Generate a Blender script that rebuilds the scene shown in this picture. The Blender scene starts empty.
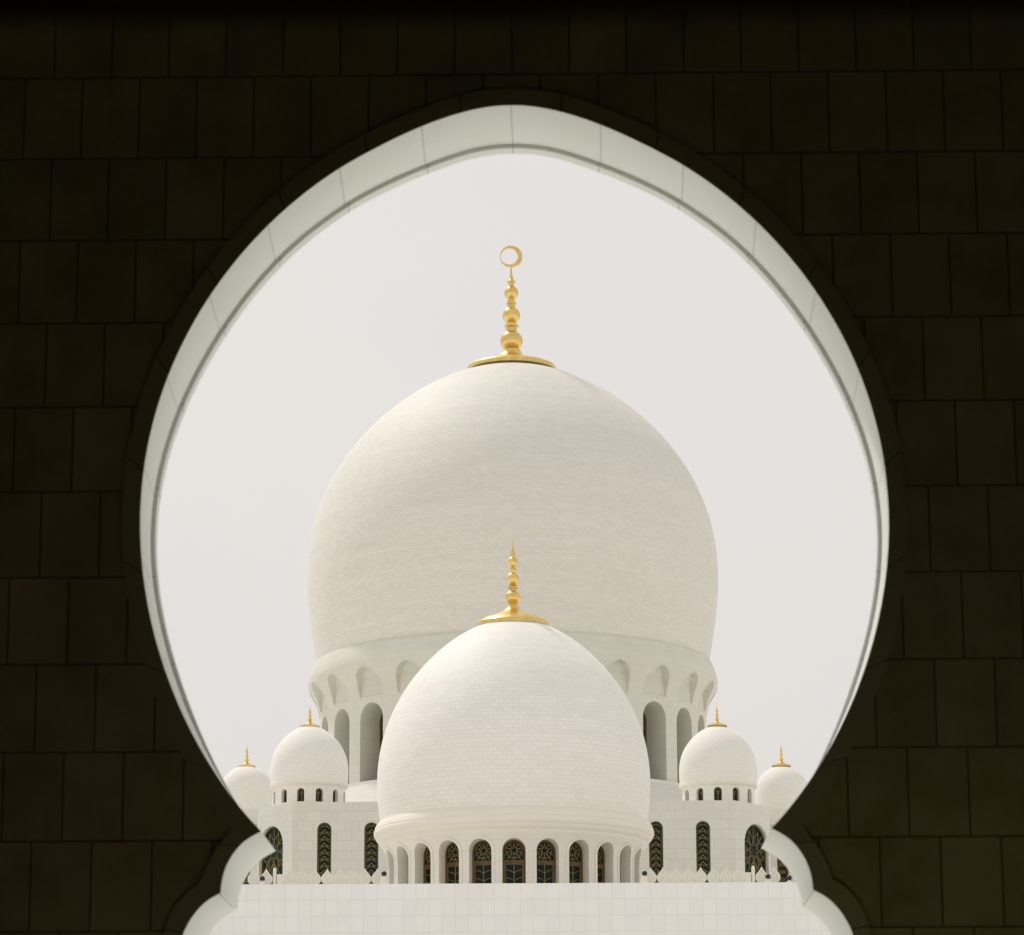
import bpy, bmesh, math, random
import numpy as np
from mathutils import Vector, Matrix

random.seed(7)
S = bpy.context.scene
COL = S.collection

# ------------------------------------------------------------------ camera
F_PX, PITCH, ROLL, EYE = 3250.0, 0.231535, -0.00411, 1.6
GATE_YAW = 0.014277                       # the gallery wall stands 0.8 degrees off the mosque's axis


def cam_axes(yaw=0.0):
    cy, sy, cp, sp = math.cos(yaw), math.sin(yaw), math.cos(PITCH), math.sin(PITCH)
    f = Vector((-sy * cp, cy * cp, sp))
    rt = Vector((cy, sy, 0))
    up = rt.cross(f)
    cr, sr = math.cos(ROLL), math.sin(ROLL)
    return rt * cr + up * sr, up * cr - rt * sr, f


cam_d = bpy.data.cameras.new('camera')
cam = bpy.data.objects.new('camera', cam_d)
COL.objects.link(cam)
r_, u_, f_ = cam_axes()
cam.matrix_world = Matrix(((r_.x, u_.x, -f_.x, 0), (r_.y, u_.y, -f_.y, 0), (r_.z, u_.z, -f_.z, EYE), (0, 0, 0, 1)))
cam_d.sensor_width = 36
cam_d.lens = F_PX / 1024 * 36
cam_d.clip_start = 0.1
cam_d.clip_end = 6000
cam_d.dof.use_dof = True
cam_d.dof.focus_distance = 190
cam_d.dof.aperture_fstop = 6.3
S.camera = cam

# ------------------------------------------------------------------ light
SUN = Vector((-0.45, 0.50, 1.0)).normalized()       # direction towards the sun
w = bpy.data.worlds.new('World')
S.world = w
w.use_nodes = True
nt = w.node_tree
bg = nt.nodes['Background']
sky = nt.nodes.new('ShaderNodeTexSky')
sky.sky_type = 'NISHITA'
sky.sun_disc = False
sky.sun_elevation = math.asin(SUN.z)
sky.sun_rotation = math.atan2(SUN.x, SUN.y)
sky.air_density = 1.0
sky.dust_density = 6.0
sky.ozone_density = 1.0
hs = nt.nodes.new('ShaderNodeHueSaturation')
hs.inputs['Saturation'].default_value = 0.12
hs.inputs['Value'].default_value = 1.0
mix = nt.nodes.new('ShaderNodeMixRGB')                # high thin overcast in front of the clear sky
mix.inputs['Fac'].default_value = 0.82
mix.inputs['Color2'].default_value = (8.7, 8.38, 8.05, 1)
cn = nt.nodes.new('ShaderNodeTexNoise')                 # faint uneven veil of cloud
cn.inputs['Scale'].default_value = 7.0
cn.inputs['Detail'].default_value = 5.0
cr_ = nt.nodes.new('ShaderNodeValToRGB')
cr_.color_ramp.elements[0].position, cr_.color_ramp.elements[1].position = 0.3, 0.75
cr_.color_ramp.elements[0].color = (.965, .965, .972, 1)
cr_.color_ramp.elements[1].color = (1.02, 1.02, 1.01, 1)
ctc = nt.nodes.new('ShaderNodeTexCoord')
nt.links.new(ctc.outputs['Generated'], cn.inputs['Vector'])
nt.links.new(cn.outputs['Fac'], cr_.inputs['Fac'])
cm = nt.nodes.new('ShaderNodeMixRGB')
cm.blend_type = 'MULTIPLY'
cm.inputs['Fac'].default_value = 1
nt.links.new(sky.outputs[0], hs.inputs['Color'])
nt.links.new(hs.outputs[0], mix.inputs['Color1'])
nt.links.new(mix.outputs[0], cm.inputs['Color1'])
nt.links.new(cr_.outputs[0], cm.inputs['Color2'])
nt.links.new(cm.outputs[0], bg.inputs['Color'])
bg.inputs['Strength'].default_value = 0.135

sd = bpy.data.lights.new('sun', 'SUN')
sd.energy = 2.7
sd.angle = math.radians(5.0)
sd.color = (1.0, 0.96, 0.91)
so = bpy.data.objects.new('sun', sd)
so.rotation_euler = SUN.to_track_quat('Z', 'Y').to_euler()
so.location = (-60, 60, 120)
COL.objects.link(so)

S.view_settings.view_transform = 'Standard'
S.view_settings.look = 'None'
S.view_settings.gamma = 1.0
S.view_settings.use_curve_mapping = False
S.view_settings.exposure = -0.45
S.cycles.use_denoising = True
S.cycles.max_bounces = 10
S.cycles.diffuse_bounces = 6
S.cycles.caustics_reflective = False
S.cycles.caustics_refractive = False


# ------------------------------------------------------------------ measuring helpers (photo survey -> metres)
def at(px, py, Y, yaw=0.0):
    r, u, f = cam_axes(yaw)
    d = f + r * ((px - 512) / F_PX) - u * ((py - 467.5) / F_PX)
    return d * (Y / d.y) + Vector((0, 0, EYE))


def hz(cx, h, py, Y, yaw=0.0):
    """half width h (photo units) at height py of something centred at cx and standing at Y -> (half width, z) in metres"""
    a, b = at(cx, py, Y, yaw), at(cx + h, py, Y, yaw)
    return (b - a).length, a.z


def elev(py):
    return math.atan((1233.7 - py) / F_PX)


def sil_profile(cx, pts, Y, n=46, deg=5):
    """outline half widths of a dome -> smooth true profile from apex to base, allowing for looking up at it"""
    P = [hz(cx, h, y, Y) for h, y in pts]
    z0 = P[-1][1]
    H = max(p[1] for p in P) - z0
    x = np.array([(p[1] - z0) / H for p in P])
    c = np.polyfit(x, np.array([p[0] ** 2 for p in P]), min(deg, len(P) - 2))
    dc = np.polyder(c)
    xs, rs = [], []
    for k in range(60):
        t = k / 59
        r = math.sqrt(max(1e-6, np.polyval(c, t)))
        tb = -np.polyval(dc, t) / (2 * r) / H
        z = z0 + t * H
        te = (z - EYE) / Y
        q = tb * te
        if abs(q) > .85:
            break
        rr = r / math.sqrt(1 - q * q)
        xs.append((z - rr * q * te - z0) / H)
        rs.append(rr ** 2)
    c2 = np.polyfit(np.array(xs), np.array(rs), 4)
    t = xs[-1]
    while np.polyval(c2, t) > 0 and t < 1.6:
        t += .0005
    lo = min(xs[0], 0.0) - .012
    out = []
    for k in range(n + 1):
        u = lo + (t - lo) * math.sin(math.pi / 2 * (1 - k / n))
        out.append((math.sqrt(max(0, np.polyval(c2, u))), z0 + u * H))
    out[0] = (0.0, out[0][1])
    return out


def smooth_curve(pts, n):
    """Catmull-Rom through points"""
    out = []
    m = len(pts)
    for i in range(m - 1):
        p0, p1, p2, p3 = pts[max(0, i - 1)], pts[i], pts[i + 1], pts[min(m - 1, i + 2)]
        for k in range(n):
            t = k / n
            out.append(tuple(0.5 * (2 * p1[j] + (p2[j] - p0[j]) * t + (2 * p0[j] - 5 * p1[j] + 4 * p2[j] - p3[j]) * t * t
                                    + (3 * p1[j] - p0[j] - 3 * p2[j] + p3[j]) * t ** 3) for j in range(2)))
    out.append(tuple(pts[-1]))
    return out


def resample(pts, n):
    L = [0]
    for a, b in zip(pts, pts[1:]):
        L.append(L[-1] + math.hypot(b[0] - a[0], b[1] - a[1]))
    out = []
    j = 0
    for k in range(n):
        s = L[-1] * k / (n - 1)
        while j < len(L) - 2 and L[j + 1] < s:
            j += 1
        t = 0 if L[j + 1] == L[j] else (s - L[j]) / (L[j + 1] - L[j])
        out.append(tuple(pts[j][i] + (pts[j + 1][i] - pts[j][i]) * t for i in range(2)))
    return out


def polar_fit(c, deg=9):
    """smooth a traced lobe: radius as a polynomial of the angle round its middle, with the pointed crown kept as measured"""
    zc = c[0][1] * .62 + c[-1][1] * .38
    loc = relax(resample(smooth_curve(c, 10), 200), 26, True)
    body = [p for p in c if p[1] < c[0][1] - .20]
    th = np.array([math.atan2(p[1] - zc, p[0]) for p in body])
    r = np.array([math.hypot(p[0], p[1] - zc) for p in body])
    wt = np.ones(len(body))
    wt[-1] = 6
    k = np.polyfit(th, r, deg - 1, w=wt)
    lt = np.array([math.atan2(p[1] - zc, p[0]) for p in loc])
    lr = np.array([math.hypot(p[0], p[1] - zc) for p in loc])
    a0, a1 = lt[0], th[-1]
    out = []
    for i in range(401):
        a = a0 + (a1 - a0) * i / 400
        ql = float(np.interp(a, lt[::-1], lr[::-1]))
        z = zc + ql * math.sin(a)
        b = max(0.0, min(1.0, (c[0][1] - .27 - z) / .38))
        b = b * b * (3 - 2 * b)
        q = ql * (1 - b) + (float(np.polyval(k, a)) * b if b > 0 else 0)
        out.append((q * math.cos(a), zc + q * math.sin(a)))
    out[0] = (0.0, out[0][1])
    return out


def relax(pts, passes, mirror=False):
    pts = [list(p) for p in pts]
    for _ in range(passes):
        q = [list(p) for p in pts]
        for i in range(1, len(pts) - 1):
            for j in range(2):
                q[i][j] = .5 * pts[i][j] + .25 * (pts[i - 1][j] + pts[i + 1][j])
        if mirror:
            q[0][1] = .5 * pts[0][1] + .5 * pts[1][1]
        pts = q
    return [tuple(p) for p in pts]


# ------------------------------------------------------------------ materials
def new_mat(name):
    m = bpy.data.materials.new(name)
    m.use_nodes = True
    t = m.node_tree
    return m, t, t.nodes['Principled BSDF']


def N(t, kind, **kw):
    n = t.nodes.new(kind)
    for k, v in kw.items():
        n.inputs[k.replace('_', ' ')].default_value = v
    return n


def stone(name, c1, c2, mortar, bw, bh, ms=0.012, rough=0.75, offset=0.5, shift=(0, 0), mottle=0.10, bump=0.3, nscale=0.35,
          tint=(0.94, 0.92, 0.88), spec=0.10, rows=0.0):
    m, t, b = new_mat(name)
    uv = t.nodes.new('ShaderNodeUVMap')
    mp = t.nodes.new('ShaderNodeMapping')
    mp.inputs['Location'].default_value = (-shift[0], -shift[1], 0)
    br = N(t, 'ShaderNodeTexBrick', Scale=1.0, Color1=(*c1, 1), Color2=(*c2, 1), Mortar=(*mortar, 1), Brick_Width=bw, Row_Height=bh,
           Mortar_Size=ms, Mortar_Smooth=0.25, Bias=0.0)
    br.offset = offset
    t.links.new(uv.outputs[0], mp.inputs[0])
    t.links.new(mp.outputs[0], br.inputs['Vector'])
    tc = t.nodes.new('ShaderNodeTexCoord')
    n1 = N(t, 'ShaderNodeTexNoise', Scale=nscale, Detail=6.0, Roughness=0.6)
    n2 = N(t, 'ShaderNodeTexNoise', Scale=nscale * 11, Detail=5.0, Roughness=0.65, Distortion=1.2)
    t.links.new(tc.outputs['Object'], n1.inputs['Vector'])
    t.links.new(tc.outputs['Object'], n2.inputs['Vector'])
    r1 = t.nodes.new('ShaderNodeValToRGB')
    r1.color_ramp.elements[0].position, r1.color_ramp.elements[1].position = 0.35, 0.7
    r1.color_ramp.elements[0].color = (*tint, 1)
    r1.color_ramp.elements[1].color = (1, 1, 1, 1)
    t.links.new(n1.outputs['Fac'], r1.inputs['Fac'])
    mx = t.nodes.new('ShaderNodeMixRGB')
    mx.blend_type = 'MULTIPLY'
    mx.inputs['Fac'].default_value = min(1, mottle * 5)
    t.links.new(br.outputs['Color'], mx.inputs['Color1'])
    t.links.new(r1.outputs[0], mx.inputs['Color2'])
    r2 = t.nodes.new('ShaderNodeValToRGB')
    r2.color_ramp.elements[0].position, r2.color_ramp.elements[1].position = 0.3, 0.6
    r2.color_ramp.elements[0].color = (.92, .92, .92, 1)
    r2.color_ramp.elements[1].color = (1, 1, 1, 1)
    t.links.new(n2.outputs['Fac'], r2.inputs['Fac'])
    mx2 = t.nodes.new('ShaderNodeMixRGB')
    mx2.blend_type = 'MULTIPLY'
    mx2.inputs['Fac'].default_value = min(1, mottle * 4)
    t.links.new(mx.outputs[0], mx2.inputs['Color1'])
    t.links.new(r2.outputs[0], mx2.inputs['Color2'])
    last = mx2.outputs[0]
    if rows:
        mq = t.nodes.new('ShaderNodeMapping')                # courses of slabs that weathered a little differently
        mq.inputs['Scale'].default_value = (.045, 1.1, 1)
        t.links.new(uv.outputs[0], mq.inputs[0])
        n3 = N(t, 'ShaderNodeTexNoise', Scale=1.0, Detail=7.0, Roughness=0.75)
        t.links.new(mq.outputs[0], n3.inputs['Vector'])
        r3 = t.nodes.new('ShaderNodeValToRGB')
        r3.color_ramp.elements[0].position, r3.color_ramp.elements[1].position = 0.32, 0.68
        r3.color_ramp.elements[0].color = (1 - rows, 1 - rows * .9, 1 - rows, 1)
        r3.color_ramp.elements[1].color = (1, 1, 1, 1)
        t.links.new(n3.outputs['Fac'], r3.inputs['Fac'])
        mx3 = t.nodes.new('ShaderNodeMixRGB')
        mx3.blend_type = 'MULTIPLY'
        mx3.inputs['Fac'].default_value = 1
        t.links.new(last, mx3.inputs['Color1'])
        t.links.new(r3.outputs[0], mx3.inputs['Color2'])
        last = mx3.outputs[0]
    t.links.new(last, b.inputs['Base Color'])
    b.inputs['Roughness'].default_value = rough
    b.inputs['Specular IOR Level'].default_value = spec
    if bump:
        bp = N(t, 'ShaderNodeBump', Strength=bump, Distance=0.02)
        inv = t.nodes.new('ShaderNodeMath')
        inv.operation = 'SUBTRACT'
        inv.inputs[0].default_value = 1
        t.links.new(br.outputs['Fac'], inv.inputs[1])
        t.links.new(inv.outputs[0], bp.inputs['Height'])
        t.links.new(bp.outputs[0], b.inputs['Normal'])
    return m


W1, W2, WM = (.85, .83, .785), (.82, .80, .75), (.76, .735, .685)
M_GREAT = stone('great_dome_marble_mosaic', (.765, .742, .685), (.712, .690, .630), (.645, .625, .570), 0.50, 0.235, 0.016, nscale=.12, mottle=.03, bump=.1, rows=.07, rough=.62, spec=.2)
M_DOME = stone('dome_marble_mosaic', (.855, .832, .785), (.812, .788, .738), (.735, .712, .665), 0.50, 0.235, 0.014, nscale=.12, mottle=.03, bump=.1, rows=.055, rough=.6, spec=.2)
M_TURRET = stone('turret_marble_mosaic', W1, W2, WM, 0.45, 0.22, 0.012, nscale=.3)
M_WALL = stone('wall_marble_panels', (.735, .72, .67), (.70, .688, .64), (.62, .605, .56), 0.95, 0.60, 0.018, nscale=.2, bump=.12)
M_FACADE = stone('facade_marble_panels', (.815, .812, .80), (.785, .782, .77), (.715, .71, .695), 0.60, 0.745, 0.016, shift=(.3, .18), offset=0.0, nscale=.25, bump=.1, mottle=.07)
W3 = (.80, .77, .695)
M_PLAIN = stone('carved_marble', W3, W3, W3, 9, 9, 0.0, nscale=.4, bump=0, mottle=.08)
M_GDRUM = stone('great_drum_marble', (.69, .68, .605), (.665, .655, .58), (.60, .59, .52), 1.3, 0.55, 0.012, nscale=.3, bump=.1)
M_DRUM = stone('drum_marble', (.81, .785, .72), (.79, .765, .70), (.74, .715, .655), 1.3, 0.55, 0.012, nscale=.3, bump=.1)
M_REVEAL = stone('archway_marble', (.89, .925, .885), (.87, .905, .865), (.42, .44, .40), 0.60, 9.0, 0.003, nscale=1.3, mottle=.06, bump=.2, shift=(.30, -3))
M_GALLERY = stone('gallery_stone', (.55, .50, .265), (.46, .425, .22), (.10, .085, .05), 0.373116, 0.553196, 0.0052, mottle=.20, bump=.9,
                  nscale=2.2, shift=(-3.44676 + 0.0, 8.94476), rough=.7, tint=(.75, .72, .62), spec=.15)
M_BAND = stone('archivolt_stone', (.49, .45, .25), (.46, .425, .235), (.16, .14, .09), 0.66, 5.0, 0.005, offset=0, nscale=2.0, mottle=.12, rough=.7,
               bump=.5, spec=.15)
M_INSIDE = stone('gallery_inner_stone', (.76, .69, .54), (.72, .65, .51), (.2, .17, .12), 0.75, 0.55, 0.01, rough=.8, spec=.1)
M_CEIL_FADE = stone('ceiling_timber_and_fade_dark', (.03, .026, .02), (.026, .022, .017), (.02, .017, .013), 3.0, 0.30, 0.004, rough=.8, spec=.1)  # ceiling timber, also the near-black of the added bar that darkens the top edge
M_GROUND = stone('courtyard_marble', (.86, .84, .80), (.84, .82, .78), (.72, .69, .65), 1.2, 1.2, 0.01, nscale=.05, rough=.35)


def simple(name, col, rough=0.5, metal=0.0, spec=0.5, noise=0.0, nscale=3.0):
    m, t, b = new_mat(name)
    b.inputs['Base Color'].default_value = (*col, 1)
    b.inputs['Roughness'].default_value = rough
    b.inputs['Metallic'].default_value = metal
    b.inputs['Specular IOR Level'].default_value = spec
    if noise:
        tc = t.nodes.new('ShaderNodeTexCoord')
        n = N(t, 'ShaderNodeTexNoise', Scale=nscale, Detail=4.0)
        t.links.new(tc.outputs['Object'], n.inputs['Vector'])
        r = t.nodes.new('ShaderNodeValToRGB')
        r.color_ramp.elements[0].position, r.color_ramp.elements[1].position = .3, .7
        r.color_ramp.elements[0].color = (*[c * (1 - noise) for c in col], 1)
        r.color_ramp.elements[1].color = (*[min(1, c * (1 + noise)) for c in col], 1)
        t.links.new(n.outputs['Fac'], r.inputs['Fac'])
        t.links.new(r.outputs[0], b.inputs['Base Color'])
    return m


M_GOLD = simple('gilded_metal', (.78, .575, .205), .30, 1.0, noise=.10, nscale=2.0)
M_LATTICE = simple('gilded_lattice', (.235, .180, .062), .5, 0.2, noise=.25, nscale=4)
M_FRAME = simple('bronze_window_frame', (.115, .070, .019), .5, 0.2, noise=.25, nscale=3)
M_GLASS = simple('dark_green_glass', (.007, .019, .013), .3, 0.0, .15, noise=.5, nscale=1.5)
M_GLASSD = simple('dark_brown_glass', (.022, .014, .007), .3, 0.0, .15, noise=.5, nscale=1.5)
M_GLOBE = simple('dark_blue_glass', (.012, .018, .030), .3, 0.0, .4)


# ------------------------------------------------------------------ mesh builder
class MB:
    def __init__(self):
        self.v, self.f, self.uv = [], [], []

    def add(self, verts, faces, uvs=None):
        o = len(self.v)
        self.v += [tuple(p) for p in verts]
        for i, fc in enumerate(faces):
            self.f.append([o + k for k in fc])
            self.uv.append(uvs[i] if uvs else None)

    def quad(self, a, b, c, d, uv=None):
        self.add([a, b, c, d], [[0, 1, 2, 3]], [uv] if uv else None)

    def box(self, x0, x1, y0, y1, z0, z1, skip=''):
        v = [(x, y, z) for z in (z0, z1) for y in (y0, y1) for x in (x0, x1)]
        fs = {'b': [0, 2, 3, 1], 't': [4, 5, 7, 6], 'f': [0, 1, 5, 4], 'k': [2, 6, 7, 3], 'l': [0, 4, 6, 2], 'r': [1, 3, 7, 5]}
        self.add(v, [q for k, q in fs.items() if k not in skip])

    def lathe(self, prof, seg=96, uref=None, cx=0, cy=0, a0=0.0, a1=2 * math.pi):
        uref = uref or max(r for r, z in prof)
        L = [0]
        for a, b in zip(prof, prof[1:]):
            L.append(L[-1] + math.hypot(b[0] - a[0], b[1] - a[1]))
        tot = L[-1]
        vs = []
        for r, z in prof:
            for k in range(seg + 1):
                a = a0 + (a1 - a0) * k / seg
                vs.append((cx + r * math.sin(a), cy - r * math.cos(a), z))
        fs, us = [], []
        for i in range(len(prof) - 1):
            for k in range(seg):
                a, b = i * (seg + 1) + k, i * (seg + 1) + k + 1
                c, d = b + seg + 1, a + seg + 1
                fs.append([a, b, c, d])
                u0, u1 = (a0 + (a1 - a0) * k / seg) * uref, (a0 + (a1 - a0) * (k + 1) / seg) * uref
                us.append([(u0, tot - L[i]), (u1, tot - L[i]), (u1, tot - L[i + 1]), (u0, tot - L[i + 1])])
        self.add(vs, fs, us)

    def build(self, name, mat, parent=None, loc=(0, 0, 0), rot=(0, 0, 0), smooth=None, merge=1e-4):
        me = bpy.data.meshes.new(name)
        me.from_pydata(self.v, [], self.f)
        ul = me.uv_layers.new(name='UVMap')
        for p, uv in zip(me.polygons, self.uv):
            n = p.normal
            for i, li in enumerate(p.loop_indices):
                if uv:
                    ul.data[li].uv = uv[i]
                else:
                    c = me.vertices[me.loops[li].vertex_index].co
                    ax = max(range(3), key=lambda k: abs(n[k]))
                    ul.data[li].uv = (c.y, c.z) if ax == 0 else ((c.x, c.z) if ax == 1 else (c.x, c.y))
        bm = bmesh.new()
        bm.from_mesh(me)
        bmesh.ops.remove_doubles(bm, verts=bm.verts, dist=merge)
        bmesh.ops.recalc_face_normals(bm, faces=bm.faces)
        if smooth is not None:
            for fc in bm.faces:
                fc.smooth = True
        bm.to_mesh(me)
        bm.free()
        if smooth is not None:
            me.set_sharp_from_angle(angle=math.radians(smooth))
        me.materials.append(mat)
        o = bpy.data.objects.new(name, me)
        COL.objects.link(o)
        o.location = loc
        o.rotation_euler = rot
        if parent:
            o.parent = parent
        return o


def tag(o, label=None, cat=None, group=None, kind=None):
    if label: o['label'] = label
    if cat: o['category'] = cat
    if group: o['group'] = group
    if kind: o['kind'] = kind
    return o


def empty(name, loc, rz=0.0):
    o = bpy.data.objects.new(name, None)
    COL.objects.link(o)
    o.location = loc
    o.rotation_euler = (0, 0, rz)
    o.empty_display_size = .5
    return o


def copy_child(o, parent, loc=None, rot=None):
    c = o.copy()
    COL.objects.link(c)
    c.parent = parent
    if loc is not None: c.location = loc
    if rot is not None: c.rotation_euler = rot
    for ch in list(o.children):
        copy_child(ch, c)
    return c


def copy_thing(o, loc):
    c = o.copy()
    COL.objects.link(c)
    c.location = loc
    for ch in list(o.children):
        copy_child(ch, c)
    return c


# ------------------------------------------------------------------ ground and gallery shell
g = MB()
g.box(-2500, 2500, -1500, 4000, -1, 0)
tag(g.build('ground', M_GROUND), kind='structure')
fl = MB()
fl.box(-9, 9, -7, 19.6, 0.004, 0.12)
tag(fl.build('gallery_floor', M_INSIDE), kind='structure')

# ------------------------------------------------------------------ the near wall with its keyhole archway
GX = -0.2695


def outline(rows, Y, cx=514.0, tail=None):
    return [hz(cx, h, y, Y, GATE_YAW) for y, h in rows]


FRONT1 = [(105, 0), (105.8, 16), (108, 32), (112.3, 49.5), (117.5, 67), (121.8, 79), (127, 92), (135.6, 112), (145.8, 132.5), (157.5, 155.2), (170.2, 177), (184.5, 198.2),
          (201, 218.8), (222, 241), (246.5, 265), (275, 290.5), (309.4, 314),
          (346, 333), (379, 347), (414, 359), (435, 365), (466, 370.6), (496, 373.6), (528, 374.5), (552, 373.7), (580, 371.6), (612, 366.6),
          (645, 357.7), (688, 343), (735.8, 321.7), (783.7, 293), (800, 281.6), (816, 268.9), (830, 255.3)]
FRONT2 = [(830, 255.3), (839.5, 271.7), (852, 283.4), (867.5, 291.8), (882, 295.5), (891.5, 296.4)]
FRONT3 = [(891.5, 296.4), (899.6, 310.5), (911, 322), (923, 330), (934.8, 335.4), (950, 339), (975, 341)]
BACK1 = [(153, 0), (154, 18), (156.2, 34), (159.5, 48), (167.3, 69.5), (174.8, 90.5), (181, 106), (192.7, 131.5), (202.5, 151), (218.3, 176.5), (235.5, 199),
         (251.5, 219), (268.6, 237.5), (285, 252.5), (303, 267), (341, 293.5), (379, 316), (400, 326.5), (434, 341),
         (470, 351.3), (506.8, 357.3), (532.5, 359.2), (561, 359.5), (598.7, 356.6), (640, 347.5), (685, 333.5), (742, 313)]
TY, T_TOT = 20.0, 1.0
sc = 1 / 1.0513          # the far edge of the archway as seen from the camera


def shrink(rows):
    return [(1233.7 - (1233.7 - y) * 0.9515, h * 0.9515) for y, h in rows]


b_tail = [r for r in shrink(FRONT1) if r[0] > 760]
BACK1 = BACK1 + b_tail
BACK2, BACK3 = shrink(FRONT2), shrink(FRONT3)
NS = (150, 26, 34)


def full(parts, Y):
    out = []
    for rows, n in zip(parts, NS):
        c = outline(rows, Y)
        if n > 100:
            c = polar_fit(c)
        else:
            c = relax(resample(smooth_curve(c, 8), 60), 8)
        c = resample(c, n)
        if out:
            c = c[1:]
        out += c
    out[0] = (0.0, out[0][1])
    return out


O_F = full((FRONT1, FRONT2, FRONT3), 20.0)
O_B = full((BACK1, BACK2, BACK3), 21.0)
foot_z = O_F[-1][1]


def offset_out(pts, dist):
    out = []
    for i, p in enumerate(pts):
        a, b = pts[max(0, i - 1)], pts[min(len(pts) - 1, i + 1)]
        tx, tz = b[0] - a[0], b[1] - a[1]
        l = math.hypot(tx, tz) or 1
        d = dist(p) if callable(dist) else dist
        out.append((p[0] - tz / l * d, p[1] + tx / l * d))
    out[0] = (0.0, out[0][1])
    return out


cusp_z = O_F[NS[0] - 1][1]
O_R = offset_out(O_B, lambda p: 0.028 * max(0, min(1, (p[1] - cusp_z - 0.15) / 0.8)))
BAND = [hz(514.5, h, y, 20, GATE_YAW) for y, h in
        [(828, 285), (841, 296), (854, 305), (869, 312.5), (881, 315.5)]]
BAND3 = [hz(514.5, h, y, 20, GATE_YAW) for y, h in [(881, 315.5), (888, 327), (902.5, 341), (917, 348.5), (932, 353.5), (950, 357.5), (975, 360)]]
o1 = offset_out(O_F[:NS[0]], 0.117)
o1 = [p for p in o1 if p[1] > BAND[0][1] + 0.06]
o1 = resample(o1 + [BAND[0]], NS[0])
o2 = resample(smooth_curve(BAND, 8), NS[1])
o3 = resample(smooth_curve(BAND3, 8), NS[2])
O_A = o1 + o2[1:] + o3[1:]
O_A[0] = (0.0, O_A[0][1])

gate = empty('archway_gallery', (20 * math.sin(GATE_YAW), 20 * math.cos(GATE_YAW), 0), -GATE_YAW)
tag(gate, 'dark stone block gallery wall pierced by the large pointed horseshoe archway with scalloped feet', 'archway wall')


def GZ(z):
    """middle line of the opening: the wall was built (or settled) a hair out of plumb"""
    return GX - .0027 * (z - 3.9)


def wall_sheet(outl, y, name, mat, zt, x_half=9.0, flip=False):
    mb = MB()
    for s in (-1, 1):
        ring = [(GZ(z) + s * x, y, z) for x, z in outl]
        fx = outl[-1][0]
        poly = ring + [(GX + s * fx, y, 0.0), (GX + s * x_half, y, 0.0), (GX + s * x_half, y, zt), (GX, y, zt)]
        mb.add(poly, [list(range(len(poly)))])
    o = mb.build(name, mat, gate)
    bm = bmesh.new()
    bm.from_mesh(o.data)
    bmesh.ops.triangulate(bm, faces=bm.faces)
    bm.to_mesh(o.data)
    bm.free()
    return o


ZT = 9.80
wall_sheet(O_A, 0.0, 'wall_face', M_GALLERY, ZT)
back = wall_sheet(O_B, T_TOT, 'outer_wall_face', M_WALL, ZT + 2.0)

# archivolt: a band round the opening standing a little proud of the wall, with its voussoir joints
mb = MB()
PR = -0.012
for s in (-1, 1):
    acc = 0.33 if s > 0 else -0.33
    for i in range(len(O_F) - 1):
        a, b, c, d = O_F[i], O_F[i + 1], O_A[i + 1], O_A[i]
        l = math.hypot(b[0] - a[0], b[1] - a[1])
        P = [(GZ(q[1]) + s * q[0], PR, q[1]) for q in (a, b, c, d)]
        mb.quad(*P, uv=[(acc, .5), (acc + l, .5), (acc + l, .7), (acc, .7)])
        mb.quad((GZ(d[1]) + s * d[0], PR, d[1]), (GZ(c[1]) + s * c[0], PR, c[1]), (GZ(c[1]) + s * c[0], 0.003, c[1]), (GZ(d[1]) + s * d[0], 0.003, d[1]),
                uv=[(acc, .5), (acc + l, .5), (acc + l, .51), (acc, .51)])
        acc += l
    f = O_F[-1]
    k = O_A[-1]
    mb.quad((GZ(f[1]) + s * f[0], PR, f[1]), (GZ(k[1]) + s * k[0], PR, k[1]), (GX + s * k[0], PR, 0), (GX + s * f[0], PR, 0))
mb.build('archivolt', M_BAND, gate)


def strip(mb, A, ya, B, yb, v0=0.0):
    for s in (-1, 1):
        acc = 0.0
        for i in range(len(A) - 1):
            a, b, c, d = A[i], A[i + 1], B[i + 1], B[i]
            l = math.hypot(b[0] - a[0], b[1] - a[1])
            n = 2
            for k in range(n):
                t0, t1 = k / n, (k + 1) / n
                def q(p, r_, t):
                    zz = p[1] + (r_[1] - p[1]) * t
                    return (GZ(zz) + s * (p[0] + (r_[0] - p[0]) * t), ya + (yb - ya) * t, zz)
                dv = (yb - ya)
                mb.quad(q(a, d, t0), q(b, c, t0), q(b, c, t1), q(a, d, t1),
                        uv=[(s * acc, v0 + dv * t0), (s * (acc + l), v0 + dv * t0), (s * (acc + l), v0 + dv * t1), (s * acc, v0 + dv * t1)])
            acc += l
        a, d = A[-1], B[-1]
        mb.quad((GZ(a[1]) + s * a[0], ya, a[1]), (GZ(d[1]) + s * d[0], yb, d[1]), (GX + s * d[0], yb, 0), (GX + s * a[0], ya, 0))


mb = MB()
strip(mb, O_F, PR, O_R, 0.88, 0.0)
mb.build('arch_soffit', M_REVEAL, gate, smooth=35)
mb = MB()
strip(mb, O_R, 0.88, O_B, 0.882, .9)
strip(mb, O_B, 0.882, O_B, T_TOT, .9)
mb.build('arch_lip', M_REVEAL, gate, smooth=35)

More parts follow.
